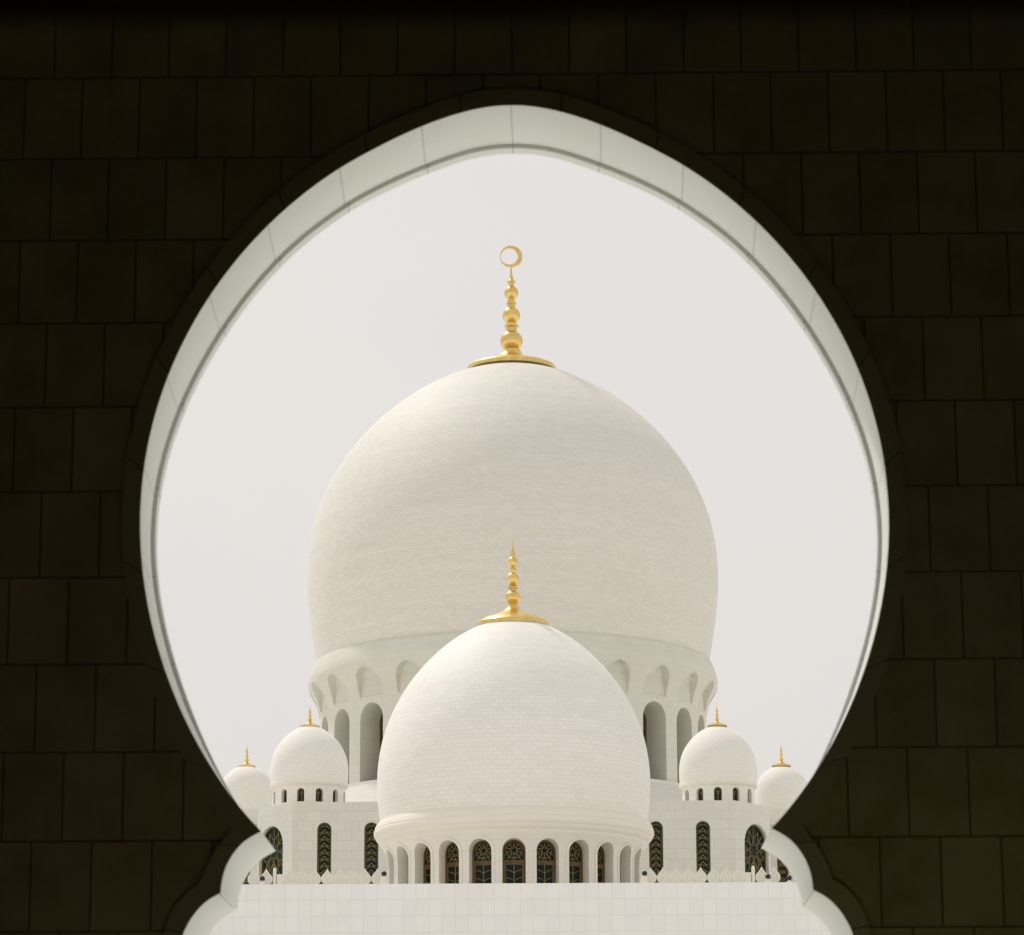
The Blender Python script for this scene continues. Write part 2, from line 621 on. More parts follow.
# rest of the gallery: side walls, rear wall, ceiling
mb = MB()
mb.box(-9.3, -9, -27, 1.0, 0, ZT)
mb.build('side_wall', M_INSIDE, gate)
mb = MB()
mb.box(9, 9.3, -27, 1.0, 0, ZT)
mb.build('side_wall', M_INSIDE, gate)
mb = MB()
mb.box(-9.3, 9.3, -27.4, -27, 0, ZT)
mb.build('rear_wall', M_INSIDE, gate)
mb = MB()
mb.box(-9.3, 9.3, -27.4, 1.0, ZT, ZT + 1.0)
mb.build('ceiling', M_CEIL_FADE, gate)
mb = MB()
mb.box(-9, 9, -18.4, -18.2, 2.297, 3.0)  # added dark bar near the camera, standing in for the shade along the top edge
mb.build('top_fade_bar', M_CEIL_FADE, gate)


# ------------------------------------------------------------------ arches and openings
def round_arch(hw, z0, zs, n=14, point=0.0):
    """closed outline, starting at the bottom right corner going up and over: half width hw, sill z0, spring zs"""
    pts = []
    nb = 6
    for k in range(nb):
        pts.append((hw, z0 + (zs - z0) * k / nb))
    for k in range(n + 1):
        a = math.pi * k / n
        x = hw * math.cos(a)
        z = hw * math.sin(a)
        if point:
            z *= 1 + point * (1 - abs(math.cos(a)))
        pts.append((x, zs + z))
    for k in range(nb):
        pts.append((-hw, zs + (z0 - zs) * (k + 1) / nb))
    m = 4
    for k in range(1, m):
        pts.append((-hw + 2 * hw * k / m, z0))
    return pts


def panel(mb, s0, s1, z0, z1, outl, pos, inner=None, sc_s=1.0, bead=None, rings=5, uvf=None, open_inner=True):
    """wall panel s0..s1 x z0..z1 with a hole of the given outline; pos(s,z,out) -> xyz; inner(s,z) -> xyz of the reveal's far edge"""
    cz = sum(p[1] for p in outl) / len(outl)
    cs = sum(p[0] for p in outl) / len(outl)
    n = len(outl)
    rect = []
    for (s, z) in outl:
        ds, dz = s - cs, z - cz
        t = 1e9
        if ds > 1e-9: t = min(t, (s1 - cs) / ds)
        if ds < -1e-9: t = min(t, (s0 - cs) / ds)
        if dz > 1e-9: t = min(t, (z1 - cz) / dz)
        if dz < -1e-9: t = min(t, (z0 - cz) / dz)
        rect.append([cs + ds * t, cz + dz * t])
    for c in ((s0, z0), (s0, z1), (s1, z0), (s1, z1)):
        k = min(range(n), key=lambda i: ((rect[i][0] - c[0]) / (s1 - s0)) ** 2 + ((rect[i][1] - c[1]) / (z1 - z0)) ** 2)
        rect[k] = list(c)
    rs = []
    if bead:
        bw, bh = bead
        off = []
        for i in range(n):
            a, b = outl[i - 1], outl[(i + 1) % n]
            tx, tz = (b[0] - a[0]) * sc_s, b[1] - a[1]
            l = math.hypot(tx, tz)
            off.append((outl[i][0] + tz / l * bw / sc_s, outl[i][1] - tx / l * bw))
        rs = [(outl, bh), (off, bh), (off, 0.0)]
        base = off
    else:
        rs = [(outl, 0.0)]
        base = outl
    for k in range(1, rings + 1):
        t = k / rings
        rs.append(([(b[0] + (r[0] - b[0]) * t, b[1] + (r[1] - b[1]) * t) for b, r in zip(base, rect)], 0.0))
    for (A, ha), (B, hb) in zip(rs, rs[1:]):
        for i in range(n):
            j = (i + 1) % n
            q = [(A[i], ha), (A[j], ha), (B[j], hb), (B[i], hb)]
            mb.quad(*[pos(p[0], p[1], h) for p, h in q], uv=[(uvf(p) if uvf else (p[0] * sc_s, p[1])) for p, h in q])
    if inner:
        acc = 0
        for i in range(n):
            j = (i + 1) % n
            a, b = outl[i], outl[j]
            h = rs[0][1]
            l = math.hypot((b[0] - a[0]) * sc_s, b[1] - a[1])
            mb.quad(pos(a[0], a[1], h), pos(b[0], b[1], h), inner(b[0], b[1]), inner(a[0], a[1]),
                    uv=[(0, acc), (0, acc + l), (.6, acc + l), (.6, acc)])
            acc += l


def drum_maps(R, r_in, a_c):
    def pos(s, z, out):
        a = a_c + s
        r = R(z) + out
        return (r * math.sin(a), -r * math.cos(a), z)
    def inner(s, z):
        a = a_c + math.asin(max(-1, min(1, math.sin(s) * R0 / r_in)))
        return (r_in * math.sin(a), -r_in * math.cos(a), z)
    R0 = R(-1e9)
    return pos, inner


def inside(outl, x, z):
    c = False
    n = len(outl)
    for i in range(n):
        (x1, z1), (x2, z2) = outl[i], outl[(i + 1) % n]
        if (z1 > z) != (z2 > z) and x < (x2 - x1) * (z - z1) / (z2 - z1) + x1:
            c = not c
    return c


def bar(mb, a, b, wd, y0, y1):
    dx, dz = b[0] - a[0], b[1] - a[1]
    l = math.hypot(dx, dz)
    if l < 1e-5: return
    nx, nz = -dz / l * wd / 2, dx / l * wd / 2
    P = [(a[0] + nx, a[1] + nz), (b[0] + nx, b[1] + nz), (b[0] - nx, b[1] - nz), (a[0] - nx, a[1] - nz)]
    v = [(x, y0, z) for x, z in P] + [(x, y1, z) for x, z in P]
    mb.add(v, [[0, 1, 2, 3], [4, 7, 6, 5], [0, 4, 5, 1], [1, 5, 6, 2], [2, 6, 7, 3], [3, 7, 4, 0]])


def polybar(mb, pts, wd, y0, y1, outl, step=0.09):
    for a, b in zip(pts, pts[1:]):
        l = math.hypot(b[0] - a[0], b[1] - a[1])
        n = max(1, int(l / step))
        last = None
        run = None
        for k in range(n):
            p = (a[0] + (b[0] - a[0]) * k / n, a[1] + (b[1] - a[1]) * k / n)
            q = (a[0] + (b[0] - a[0]) * (k + 1) / n, a[1] + (b[1] - a[1]) * (k + 1) / n)
            ok = inside(outl, *p) and inside(outl, *q)
            if ok:
                run = (run[0], q) if run else (p, q)
            if (not ok or k == n - 1) and run:
                bar(mb, run[0], run[1], wd, y0, y1)
                run = None


def window(kind, hw, z0, zs, parent, wd=0.05, fw=0.1, point=0.0, rows=7, glass=None):
    """arched window: frame mesh with the pane and the lattice under it; local x across, z up, facing -y"""
    outl = round_arch(hw, z0, zs, 20, point)
    zt = max(p[1] for p in outl)
    mb = MB()
    inn = round_arch(hw - fw, z0 + fw, zs, 20, point)
    n = len(outl)
    for i in range(n):
        j = (i + 1) % n
        a, b, c, d = outl[i], outl[j], inn[j], inn[i]
        mb.quad((a[0], -.09, a[1]), (b[0], -.09, b[1]), (c[0], -.09, c[1]), (d[0], -.09, d[1]))
        mb.quad((d[0], -.09, d[1]), (c[0], -.09, c[1]), (c[0], .03, c[1]), (d[0], .03, d[1]))
        mb.quad((a[0], -.09, a[1]), (b[0], -.09, b[1]), (b[0], .03, b[1]), (a[0], .03, a[1]))
    if kind == 'star':
        zm = zs - 0.95 * hw
        mb.box(-hw + fw * .5, hw - fw * .5, -.085, 0, zm - .13, zm + .10)
        mb.box(-hw + fw * .8, -hw + fw * 2.0, -.084, 0, z0 + fw * .6, zm - .12)
        mb.box(hw - fw * 2.0, hw - fw * .8, -.084, 0, z0 + fw * .6, zm - .12)
    fr = mb.build('window', M_FRAME, parent)
    mb = MB()
    pts = [(x, 0.0, z) for x, z in outl]
    mb.add(pts, [list(range(n))])
    mb.build('pane', glass or M_GLASS, fr, (0, 0, 0))
    lt = MB()
    y0, y1 = -.06, -.015
    up = inn
    if kind == 'star':
        c = (0, zs + .10 * hw)
        up = [(x, max(z, zm + .08)) for x, z in inn]
        P = lambda r, t: (c[0] + r * math.sin(t), c[1] + r * math.cos(t))
        for k in range(5):                                   # five-pointed star with its web of ribs
            a, m, b = math.radians(72 * k), math.radians(72 * k + 36), math.radians(72 * k + 72)
            polybar(lt, [P(.20 * hw, m - 2 * (m - a)), P(.52 * hw, a), P(.20 * hw, m)], wd, y0, y1, up)
            polybar(lt, [P(.52 * hw, a), P(1.5 * hw, a)], wd, y0, y1, up)
            polybar(lt, [P(.20 * hw, m), P(.62 * hw, m)], wd, y0, y1, up)
            polybar(lt, [P(.78 * hw, a), P(.62 * hw, m), P(.78 * hw, b)], wd, y0, y1, up)
            polybar(lt, [P(.62 * hw, m), P(1.2 * hw, m - .32)], wd, y0, y1, up)
            polybar(lt, [P(.62 * hw, m), P(1.2 * hw, m + .32)], wd, y0, y1, up)
        zb = z0 + fw
        polybar(lt, [(0, zb), (0, zm - .12)], wd * 1.3, y0, y1, inn)
        z = zb + .1
        xo = hw - fw * 2
        while z < zm - .2:
            polybar(lt, [(-xo, z + .12), (-xo * .5, z + .08), (0, z - .04), (xo * .5, z + .08), (xo, z + .12)], wd, y0, y1, inn, .05)
            z += .40
    elif kind == 'scale':
        H = (zt - z0) / rows
        xs = hw - fw * .5
        for k in range(rows + 1):
            zz = z0 + k * H
            polybar(lt, [(-xs, zz + H * .55), (-xs * .5, zz + H * .62), (0, zz + H), (xs * .5, zz + H * .62), (xs, zz + H * .55)], wd, y0, y1, inn, .05)
            polybar(lt, [(-xs, zz), (-xs * .45, zz + H * .42), (0, zz + H * .55), (xs * .45, zz + H * .42), (xs, zz)], wd, y0, y1, inn, .05)
            polybar(lt, [(-xs * .45, zz + H * .42), (-xs * .22, zz + H * .8), (0, zz + H * 1.1)], wd, y0, y1, inn, .05)
            polybar(lt, [(xs * .45, zz + H * .42), (xs * .22, zz + H * .8), (0, zz + H * 1.1)], wd, y0, y1, inn, .05)
    elif kind == 'tall':
        c = (0, zs - .25 * hw)
        P = lambda r, t: (c[0] + r * math.sin(t), c[1] + r * math.cos(t))
        for k in range(8):
            a, b, m = math.radians(45 * k), math.radians(45 * (k + 1)), math.radians(45 * k + 22.5)
            polybar(lt, [P(.25 * hw, m), P(.55 * hw, a), P(1.0 * hw, m), P(.55 * hw, b), P(.25 * hw, m)], wd, y0, y1, inn)
            polybar(lt, [P(.55 * hw, a), P(1.4 * hw, a)], wd, y0, y1, inn)
        zz = z0
        while zz < zs - 1.2 * hw:
            polybar(lt, [(-hw, zz), (0, zz + 1.1 * hw), (hw, zz)], wd, y0, y1, inn)
            polybar(lt, [(-hw, zz + 1.5 * hw), (0, zz + .45 * hw), (hw, zz + 1.5 * hw)], wd, y0, y1, inn)
            zz += 1.35 * hw
        polybar(lt, [(-hw, z0 + 1.1 * hw), (hw, z0 + 1.1 * hw)], wd * 1.3, y0, y1, inn)
    else:
        polybar(lt, [(0, z0), (0, zt)], wd, y0, y1, inn)
        polybar(lt, [(-hw, zs), (hw, zs)], wd * 1.2, y0, y1, inn)
        polybar(lt, [(-hw * .9, zs - .5 * hw), (hw * .9, zs - .5 * hw)], wd, y0, y1, inn)
    lt.build('lattice', M_LATTICE, fr)
    return fr


def spread(proto, root, n, r, a_list):
    """place copies of a window prototype on a ring"""
    first = True
    for a in a_list:
        o = proto if first else copy_child(proto, root)
        first = False
        o.location = (r * math.sin(a), -r * math.cos(a), 0)
        o.rotation_euler = (0, 0, a)


def finial(root, prof, name='finial', crescent=None, parent=None, seg=28):
    mb = MB()
    mb.lathe(prof, seg)
    o = mb.build(name, M_GOLD, parent or root, smooth=40)
    if crescent:
        cz, R, r, dx, th = crescent
        mb = MB()
        n = 48
        for k in range(n):
            a, b = 2 * math.pi * k / n, 2 * math.pi * (k + 1) / n
            O = [(R * math.sin(t), cz + R * math.cos(t)) for t in (a, b)]
            I = [(dx + r * math.sin(t), cz + r * math.cos(t)) for t in (a, b)]
            for y in (-th, th):
                mb.quad((O[0][0], y, O[0][1]), (O[1][0], y, O[1][1]), (I[1][0], y, I[1][1]), (I[0][0], y, I[0][1]))
            mb.quad((O[0][0], -th, O[0][1]), (O[1][0], -th, O[1][1]), (O[1][0], th, O[1][1]), (O[0][0], th, O[0][1]))
            mb.quad((I[0][0], -th, I[0][1]), (I[1][0], -th, I[1][1]), (I[1][0], th, I[1][1]), (I[0][0], th, I[0][1]))
        mb.build('crescent', M_GOLD, o, smooth=40)
    return o


def ball(c, r, n=9, a0=20, a1=160):
    return [(r * math.sin(math.radians(a0 + (a1 - a0) * k / n)), c - r * math.cos(math.radians(a0 + (a1 - a0) * k / n))) for k in range(n + 1)]


def beads(rows):
    """finial outline from ('b', radius, y, squash) balls, ('c', radius, y) collars and plain (radius, y) points, top to bottom"""
    out = []
    for q in rows:
        if q[0] == 'b':
            _, r, y, k = q
            for i in range(11):
                a = math.radians(28 + (152 - 28) * i / 10)
                out.append((r * math.sin(a), y - k * r * math.cos(a)))
        elif q[0] == 'c':
            _, r, y = q
            out += [(r * .72, y - 1.3), (r, y - .6), (r, y + .6), (r * .72, y + 1.3)]
        else:
            out.append(q)
    return out


# ------------------------------------------------------------------ great dome
YM, CM = 259.0, 513.2
base = at(CM - .5, 640, YM)
MX = base.x
main = empty('great_domed_tower', (MX, YM, 0))
tag(main, 'largest white marble dome on a tall arcaded drum, topped by a gold finial with crescent', 'domed tower')


def m_(h, y): return hz(CM, h, y, YM)


sil = [(45, 367.5), (86, 388), (115, 407), (130, 416.5), (156.5, 444), (179.5, 480), (195, 516), (203.3, 553), (205.6, 582), (204.2, 612), (200.6, 638), (195.6, 664)]
pd = sil_profile(CM, sil, YM)
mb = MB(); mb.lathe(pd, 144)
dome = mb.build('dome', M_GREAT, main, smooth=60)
r667, z667 = m_(195.6, 666)
ring = [m_(190.0, 664), m_(197, 666.3), m_(199, 668.6), m_(201, 673), m_(203.2, 678.5), m_(204.3, 684), m_(204.2, 687)]
ring = smooth_curve(ring, 4)
mb = MB(); mb.lathe(ring, 144)
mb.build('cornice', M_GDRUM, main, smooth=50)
flare = [m_(*p) for p in ((204.2, 687), (203.8, 691), (202.2, 695), (199.2, 700), (196.6, 705), (194.6, 712), (193.2, 718), (192.6, 724), (192.6, 740))]


def R_of(tab):
    def R(z):
        if z >= tab[0][1]: return tab[0][0]
        for a, b in zip(tab, tab[1:]):
            if z >= b[1]:
                t = (a[1] - z) / (a[1] - b[1])
                return a[0] + (b[0] - a[0]) * t
        return tab[-1][0]
    return R


R = R_of(smooth_curve(flare, 5))
z_top, z_mid, z_bot = m_(1, 687)[1], m_(1, 719.5)[1], m_(1, 806)[1]
rD = flare[-1][0]
d15 = math.pi / 12
ppm = F_PX / YM / 1.0
win_hw = 16.2 / 192.8
zs_w = m_(1, 723.5)[1] - 16.2 / 192.8 * rD
w_out = round_arch(win_hw, z_bot + .4, zs_w, 14)
# arch in angle units: x in radians, z in metres
def arch_ang(hw_m, z0, zs, r, n=14, point=0.0):
    return [(x / r, z) for x, z in round_arch(hw_m, z0, zs, n, point)]


hwm = 16.2 / 192.8 * rD
w_out = arch_ang(hwm, z_bot + .3, zs_w, rD)
nhw = 15.6 / 200 * rD
n_bot = m_(1, 717.5)[1]
n_top = m_(1, 690.0)[1]
n_out = arch_ang(nhw, n_bot, n_top - nhw * 1.18, rD, 14, 0.18)
wall = MB()
r_in = rD - 2.1
mw = []
for k in range(24):
    a = k * d15
    pos, inner = drum_maps(R, r_in, a)
    aa = math.atan2(math.sin(a), math.cos(a))
    if abs(aa) < math.radians(100):
        panel(wall, -d15 / 2, d15 / 2, z_bot, z_mid, w_out, pos, inner, rD, bead=None, rings=4, uvf=lambda p, a=a: ((p[0] + a) * rD, p[1]))
        mw.append(aa)
    else:
        for q in range(4):
            s0, s1 = -d15 / 2 + d15 * q / 4, -d15 / 2 + d15 * (q + 1) / 4
            wall.quad(pos(s0, z_bot, 0), pos(s1, z_bot, 0), pos(s1, z_mid, 0), pos(s0, z_mid, 0))
    pos2, inner2 = drum_maps(R, rD - .02, a)
    def i2(s, z, a=a):
        r = max(rD - .01, R(z) - .62)
        return (r * math.sin(a + s), -r * math.cos(a + s), z)
    panel(wall, -d15 / 2, d15 / 2, z_mid, z_top, n_out, pos2, i2, rD, bead=(.10, .025), rings=4, uvf=lambda p, a=a: ((p[0] + a) * rD, p[1]))
    cs = [i2(p[0], p[1]) for p in n_out]
    cz_ = sum(c[2] for c in cs) / len(cs)
    q_ = lambda i, t: (n_out[i][0] * t, cz_ + (n_out[i][1] - cz_) * t)
    for i in range(len(cs)):
        j = (i + 1) % len(cs)
        for t0, t1 in ((1, .8), (.8, .6), (.6, .4), (.4, .2), (.2, .001)):
            pp = [q_(i, t0), q_(j, t0), q_(j, t1), q_(i, t1)]
            wall.quad(*[i2(*p) for p in pp], uv=[(p[0] * rD, p[1]) for p in pp])
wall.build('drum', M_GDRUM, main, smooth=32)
pw = window('star', hwm * .99, z_bot + .3, zs_w, main, wd=.12, fw=.22, glass=M_GLASSD)
spread(pw, main, 24, r_in * math.cos(hwm / r_in) - .02, sorted(mw, key=abs))
core = MB()
core.lathe([(r_in - .6, z_bot - .2), (r_in - .6, z_mid + .5)], 96)
core.build('inner_drum', M_PLAIN, main)
# sloping marble apron round the foot of the drum
ap = MB()
ra, za = m_(196.5, 799)
ap.lathe([(rD - .4, za + .02), (ra, za), (ra + .05, za - .25), (ra + 4.6, za - 4.6), (ra + 4.8, za - 4.6), (ra + 4.8, za - 9)], 96)
ap.build('apron_roof', M_WALL, main, smooth=30)


def m2(h, y): return hz(510.8, h, y, YM)


fp = [m2(*q) for q in beads([(.05, 267), (.6, 268), (1.1, 274), (2.3, 280), ('c', 4.4, 282), (2.6, 285), ('b', 7.0, 293, 1.0), (4.0, 301), ('c', 5.4, 304), (3.9, 306.5),
      ('b', 8.8, 315.6, .98), (6.0, 324), ('c', 7.5, 326.6), (5.2, 329.2), ('b', 11.3, 341, .93), (9.0, 350), (9.6, 352), (11.4, 354.6), (14.5, 357.6),
      (22, 360), (30, 362.4), (38, 364.8), (43.6, 367.2), (44.6, 368.4), (44.6, 371.6), (42, 373)])]
czr, czz = m2(11.1, 256.8)
finial(main, fp, crescent=(czz, czr, czr * .775, -czr * .17, .16), seg=40)

# ------------------------------------------------------------------ front dome
YF, CF = 170.0, 513.7
FX = at(CF, 780, YF).x
front = empty('front_domed_pavilion', (FX, YF, 0))
tag(front, 'medium white marble dome before the great dome, its low drum ringed with gold latticed windows', 'domed pavilion')


def f2(h, y, c=CF): return hz(c, h, y, YF)


sil = [(37, 626), (59.5, 640), (85, 660.8), (106, 686.5), (121.8, 715), (131.3, 743), (136, 770), (136.6, 790), (135.6, 806), (133.6, 821)]
pd = sil_profile(CF, sil, YF)
mb = MB(); mb.lathe(pd, 144)
mb.build('dome', M_DOME, front, smooth=60)
ring = [f2(*p) for p in ((130, 820), (134.6, 822.8), (134.6, 823.6), (136.4, 825.2), (138.3, 828), (139.4, 831.0), (139.0, 831.5), (139.9, 833), (140.2, 835.4), (139.6, 837.6), (138.4, 839),
                         (137.9, 839.2), (137.9, 840.4), (136.8, 842), (135.2, 843.6), (134.0, 844.4), (133.4, 844.8), (133.6, 845.6), (133.2, 847))]
mb = MB(); mb.lathe(ring, 144)
mb.build('cornice', M_PLAIN, front, smooth=40)
flare = [f2(*p) for p in ((133.2, 847), (131.2, 850), (129, 853.5), (127, 858), (125.8, 863), (125.4, 868), (125.4, 880))]
R = R_of(smooth_curve(flare, 5))
z_top, z_bot = flare[0][1], f2(1, 915)[1]
rF = flare[-1][0]
hwf = 11.2 / 125.4 * rF
zs_f = f2(1, 853.2)[1] - hwf
w_out = arch_ang(hwf, z_bot + .2, zs_f, rF, 16)
wall = MB()
r_in = rF - .62
fw_ = []
for k in range(24):
    a = k * d15
    pos, inner = drum_maps(R, r_in, a)
    aa = math.atan2(math.sin(a), math.cos(a))
    if abs(aa) < math.radians(100):
        panel(wall, -d15 / 2, d15 / 2, z_bot, z_top, w_out, pos, inner, rF, bead=(.14, .05), rings=5, uvf=lambda p, a=a: ((p[0] + a) * rF, p[1]))
        fw_.append(aa)
    else:
        for q in range(4):
            for i in range(8):
                s0, s1 = -d15 / 2 + d15 * q / 4, -d15 / 2 + d15 * (q + 1) / 4
                za_, zb_ = z_bot + (z_top - z_bot) * i / 8, z_bot + (z_top - z_bot) * (i + 1) / 8
                wall.quad(pos(s0, za_, 0), pos(s1, za_, 0), pos(s1, zb_, 0), pos(s0, zb_, 0))
wall.build('drum', M_DRUM, front, smooth=32)
pw = window('star', hwf * .985, z_bot + .2, zs_f, front, wd=.028, fw=.09)
spread(pw, front, 24, r_in * math.cos(hwf / r_in) - .01, sorted(fw_, key=abs))
core = MB(); core.lathe([(r_in - .4, z_bot - 2), (r_in - .4, z_top + .3), (r_in + .2, z_top + .3)], 96)
core.build('inner_drum', M_PLAIN, front)


def f3(h, y): return hz(512.2, h, y, YF)


fp = [f3(*q) for q in beads([(.05, 539), (.45, 545), (.8, 550), (2.2, 553.6), (2.6, 556), (2.7, 558.5), ('b', 5.0, 564.4, 1.1), (3.7, 571.2), (4.0, 572.6), (3.7, 574.0),
      ('b', 6.4, 581.2, 1.06), (4.6, 588), ('c', 5.1, 590), (3.8, 592), ('b', 8.0, 599.6, .9), (5.0, 607), (5.6, 609), (8, 612), (12, 614.8), (19, 617.4), (28, 620.6),
      (35.0, 624.2), (36.4, 625.8), (36.4, 629.6), (33, 630.4)])]
finial(front, [(r, z + .12) for r, z in fp], seg=40)


# ------------------------------------------------------------------ small turrets
def turret(name, label, cx, Y, rows, drum_rows, phase, fin, win=True, loc_label=None):
    X = at(cx, 770, Y).x
    t = empty(name, (X, Y, 0))
    tag(t, label, 'domed turret', 'small domed turrets beside the great dome')
    pd = sil_profile(cx, rows, Y)
    mb = MB(); mb.lathe(pd, 72)
    mb.build('dome', M_TURRET, t, smooth=60)
    dr = [hz(cx, h, y, Y) for h, y in drum_rows]
    mb = MB(); mb.lathe(dr[:-1], 72)
    mb.build('cornice', M_PLAIN, t, smooth=35)
    rr, zt = dr[-2]
    zb = dr[-1][1]
    Rf = lambda z: rr
    d = math.pi / 6
    mb = MB()
    for k in range(12):
        a = phase + k * d
        pos, inner = drum_maps(Rf, rr - .32, a)
        if win:
            zsp = hz(cx, 1, win[0], Y)[1] - win[1] * rr
            zsill = hz(cx, 1, win[2], Y)[1]
            ol = arch_ang(win[1] * rr, zsill, zsp, rr, 12)
            panel(mb, -d / 2, d / 2, zb, zt, ol, pos, inner, rr, rings=3)
        else:
            for q in range(4):
                s0, s1 = -d / 2 + d * q / 4, -d / 2 + d * (q + 1) / 4
                mb.quad(pos(s0, zb, 0), pos(s1, zb, 0), pos(s1, zt, 0), pos(s0, zt, 0))
    mb.build('drum', M_TURRET, t, smooth=32)
    if win:
        hw = win[1] * rr
        pw = window('cross', hw * .97, zsill, zsp, t, wd=.05, fw=.07)
        al = [math.atan2(math.sin(phase + k * d), math.cos(phase + k * d)) for k in range(12)]
        al = [a for a in al if abs(a) < math.radians(115)]
        ri = rr - .32
        spread(pw, t, 12, ri * math.cos(hw / ri) - .01, sorted(al, key=abs))
        core = MB(); core.lathe([(ri - .25, zb), (ri - .25, zt)], 48)
        core.build('inner_drum', M_PLAIN, t)
    # finial: spike over a thin cap
    tip, rim, hr = fin
    H = rim - tip
    q = [(.05, tip), (.45, tip + .12 * H), (.8, tip + .24 * H), (1.3, tip + .32 * H), (.8, tip + .40 * H), (1.7, tip + .50 * H), (1.0, tip + .59 * H), (2.3, tip + .71 * H),
         (1.4, tip + .81 * H), (2.4, tip + .87 * H), (hr * .55, tip + .93 * H), (hr, rim), (hr, rim + 1.7), (hr * .8, rim + 1.9)]
    finial(t, [hz(cx, a, b, Y) for a, b in q], seg=20)
    return t


NEAR = [(10, 727.3), (20, 733.4), (28, 741), (34.5, 751), (37.8, 761.5), (39, 771), (38.9, 778), (38.4, 785)]
NDR = [(38.4, 784.6), (39.2, 785.2), (39.2, 787.6), (38.0, 788.6), (37.2, 789.2), (36.2, 789.4), (36.2, 815)]
turret('domed_turret', 'larger left turret dome beside the great drum, with four small windows showing', 309.4, 206.0, NEAR, NDR, math.radians(20), (706, 726, 10),
       (792.6, 3.7 / 36, 806))
turret('domed_turret', 'larger right turret dome beside the great drum, with five small windows showing', 718.0, 206.0, NEAR, NDR, math.radians(-4.5), (705, 725.2, 10),
       (791.6, 3.9 / 36, 806))
FAR = [(9, 767), (15, 770.8), (20.5, 775.5), (24.4, 782), (26.2, 790), (26.4, 797), (25.8, 804), (25.4, 812)]
FDR = [(25.4, 811.6), (25.3, 820), (25.3, 826), (26.1, 827), (24.8, 828), (24.6, 829), (24.6, 845)]
turret('domed_turret', 'smaller leftmost turret dome, half hidden behind the left edge of the archway', 246.6, 214.0, FAR, FDR, 0, (746, 766, 9), False)
turret('domed_turret', 'smaller rightmost turret dome, touching the right edge of the archway', 781.6, 214.0, FAR, FDR, 0, (745, 765.2, 9.6), False)

# ------------------------------------------------------------------ prayer hall with its chamfered corners
CH = 513.6
hall = empty('prayer_hall', (at(CH, 820, 200).x, 200, 0))
tag(hall, 'long white marble hall with chamfered corners and tall arched lattice windows below the domes', 'hall')


def hx(h, y=803, Y=200): return hz(CH, h, y, Y)[0]


zr = hz(CH, 1, 801.2, 200)[1]
xc, xe = hx(221), hz(CH, 256, 806, 203.0)[0]
zt_w, = (hz(CH, 1, 821.5, 200)[1],)
z_lo, z_base = hz(CH, 1, 890, 200)[1] - 1.5, 0.0
pan = MB()
offs = [142, 189]
hw_t = hx(7.1)
ol = round_arch(hw_t, z_lo + .3, zt_w - hw_t, 14)
edges = [hx(118.5), hx(165.5), hx(212)]
DEP = .38


def flatmap(xoff, y=0.0):
    return (lambda s, z, out: (s + xoff, y - out, z)), (lambda s, z: (s + xoff, y + DEP, z))


def wallpanel(mb, x0, x1, xm, ol, z0, z1, tr=None):
    p0, i0 = flatmap(xm)
    pos = (lambda s, z, o: tr(p0(s, z, o))) if tr else p0
    inn = (lambda s, z: tr(i0(s, z))) if tr else i0
    panel(mb, x0 - xm, x1 - xm, z0, z1, ol, pos, inn, 1.0, rings=2, uvf=lambda p: (p[0] + xm, p[1]))


for s in (-1, 1):
    for k, off in enumerate(offs):
        a, b = s * edges[k], s * edges[k + 1]
        wallpanel(pan, min(a, b), max(a, b), s * hx(off), ol, z_lo, zr)
    a, b = sorted((s * edges[2], s * xc))
    pan.quad((a, 0, z_lo), (b, 0, z_lo), (b, 0, zr), (a, 0, zr))
pan.quad((-edges[0], 0, z_lo), (edges[0], 0, z_lo), (edges[0], 0, zr), (-edges[0], 0, zr))
pan.quad((-xc, 0, z_base), (xc, 0, z_base), (xc, 0, z_lo), (-xc, 0, z_lo))
# chamfers
DX, DY = xe - xc, 3.0
CL = math.hypot(DX, DY)
ca = math.atan2(DY, DX)
hw_c = CL * .34
ztc = hz(CH, 1, 824.5, 201.5)[1]
olc = round_arch(hw_c, z_lo + .3, ztc - hw_c, 14)
DEP_C = .3
for s in (-1, 1):
    def tr(p, s=s):
        # p: x along the chamfer from its outer... , y depth
        l, d = p[0], p[1]
        x = xc + l * math.cos(ca) - d * math.sin(ca)
        y = l * math.sin(ca) + d * math.cos(ca)
        return (s * x, y, p[2])
    DEP = DEP_C
    wallpanel(pan, 0, CL, CL * .60, olc, z_lo, zr, tr)
    DEP = .38
    pan.quad(tr((0, 0, z_base)), tr((CL, 0, z_base)), tr((CL, 0, z_lo)), tr((0, 0, z_lo)))
    pan.quad((s * xe, DY, z_base), (s * xe, 12, z_base), (s * xe, 12, zr), (s * xe, DY, zr))
pan.build('wall', M_WALL, hall)
rf = MB()
rf.add([(-xe, 12, zr), (-xe, DY, zr), (-xc, 0, zr), (xc, 0, zr), (xe, DY, zr), (xe, 12, zr), (xe, 95, zr), (-xe, 95, zr)], [list(range(8))])
rf.build('roof', M_WALL, hall)
tw = window('scale', hw_t * .985, z_lo + .3, zt_w - hw_t, hall, wd=.036, fw=.09, rows=13)
first = True
for s in (-1, 1):
    for off in offs:
        o = tw if first else copy_child(tw, hall)
        first = False
        o.location = (s * hx(off), .37, 0)
cw = window('tall', hw_c * .985, z_lo + .3, ztc - hw_c, hall, wd=.034, fw=.10)
for s in (-1, 1):
    o = cw if s < 0 else copy_child(cw, hall)
    l, d = CL * .60, .29
    x = xc + l * math.cos(ca) - d * math.sin(ca)
    y = l * math.sin(ca) + d * math.cos(ca)
    o.location = (s * x, y, 0)
    o.rotation_euler = (0, 0, s * ca)
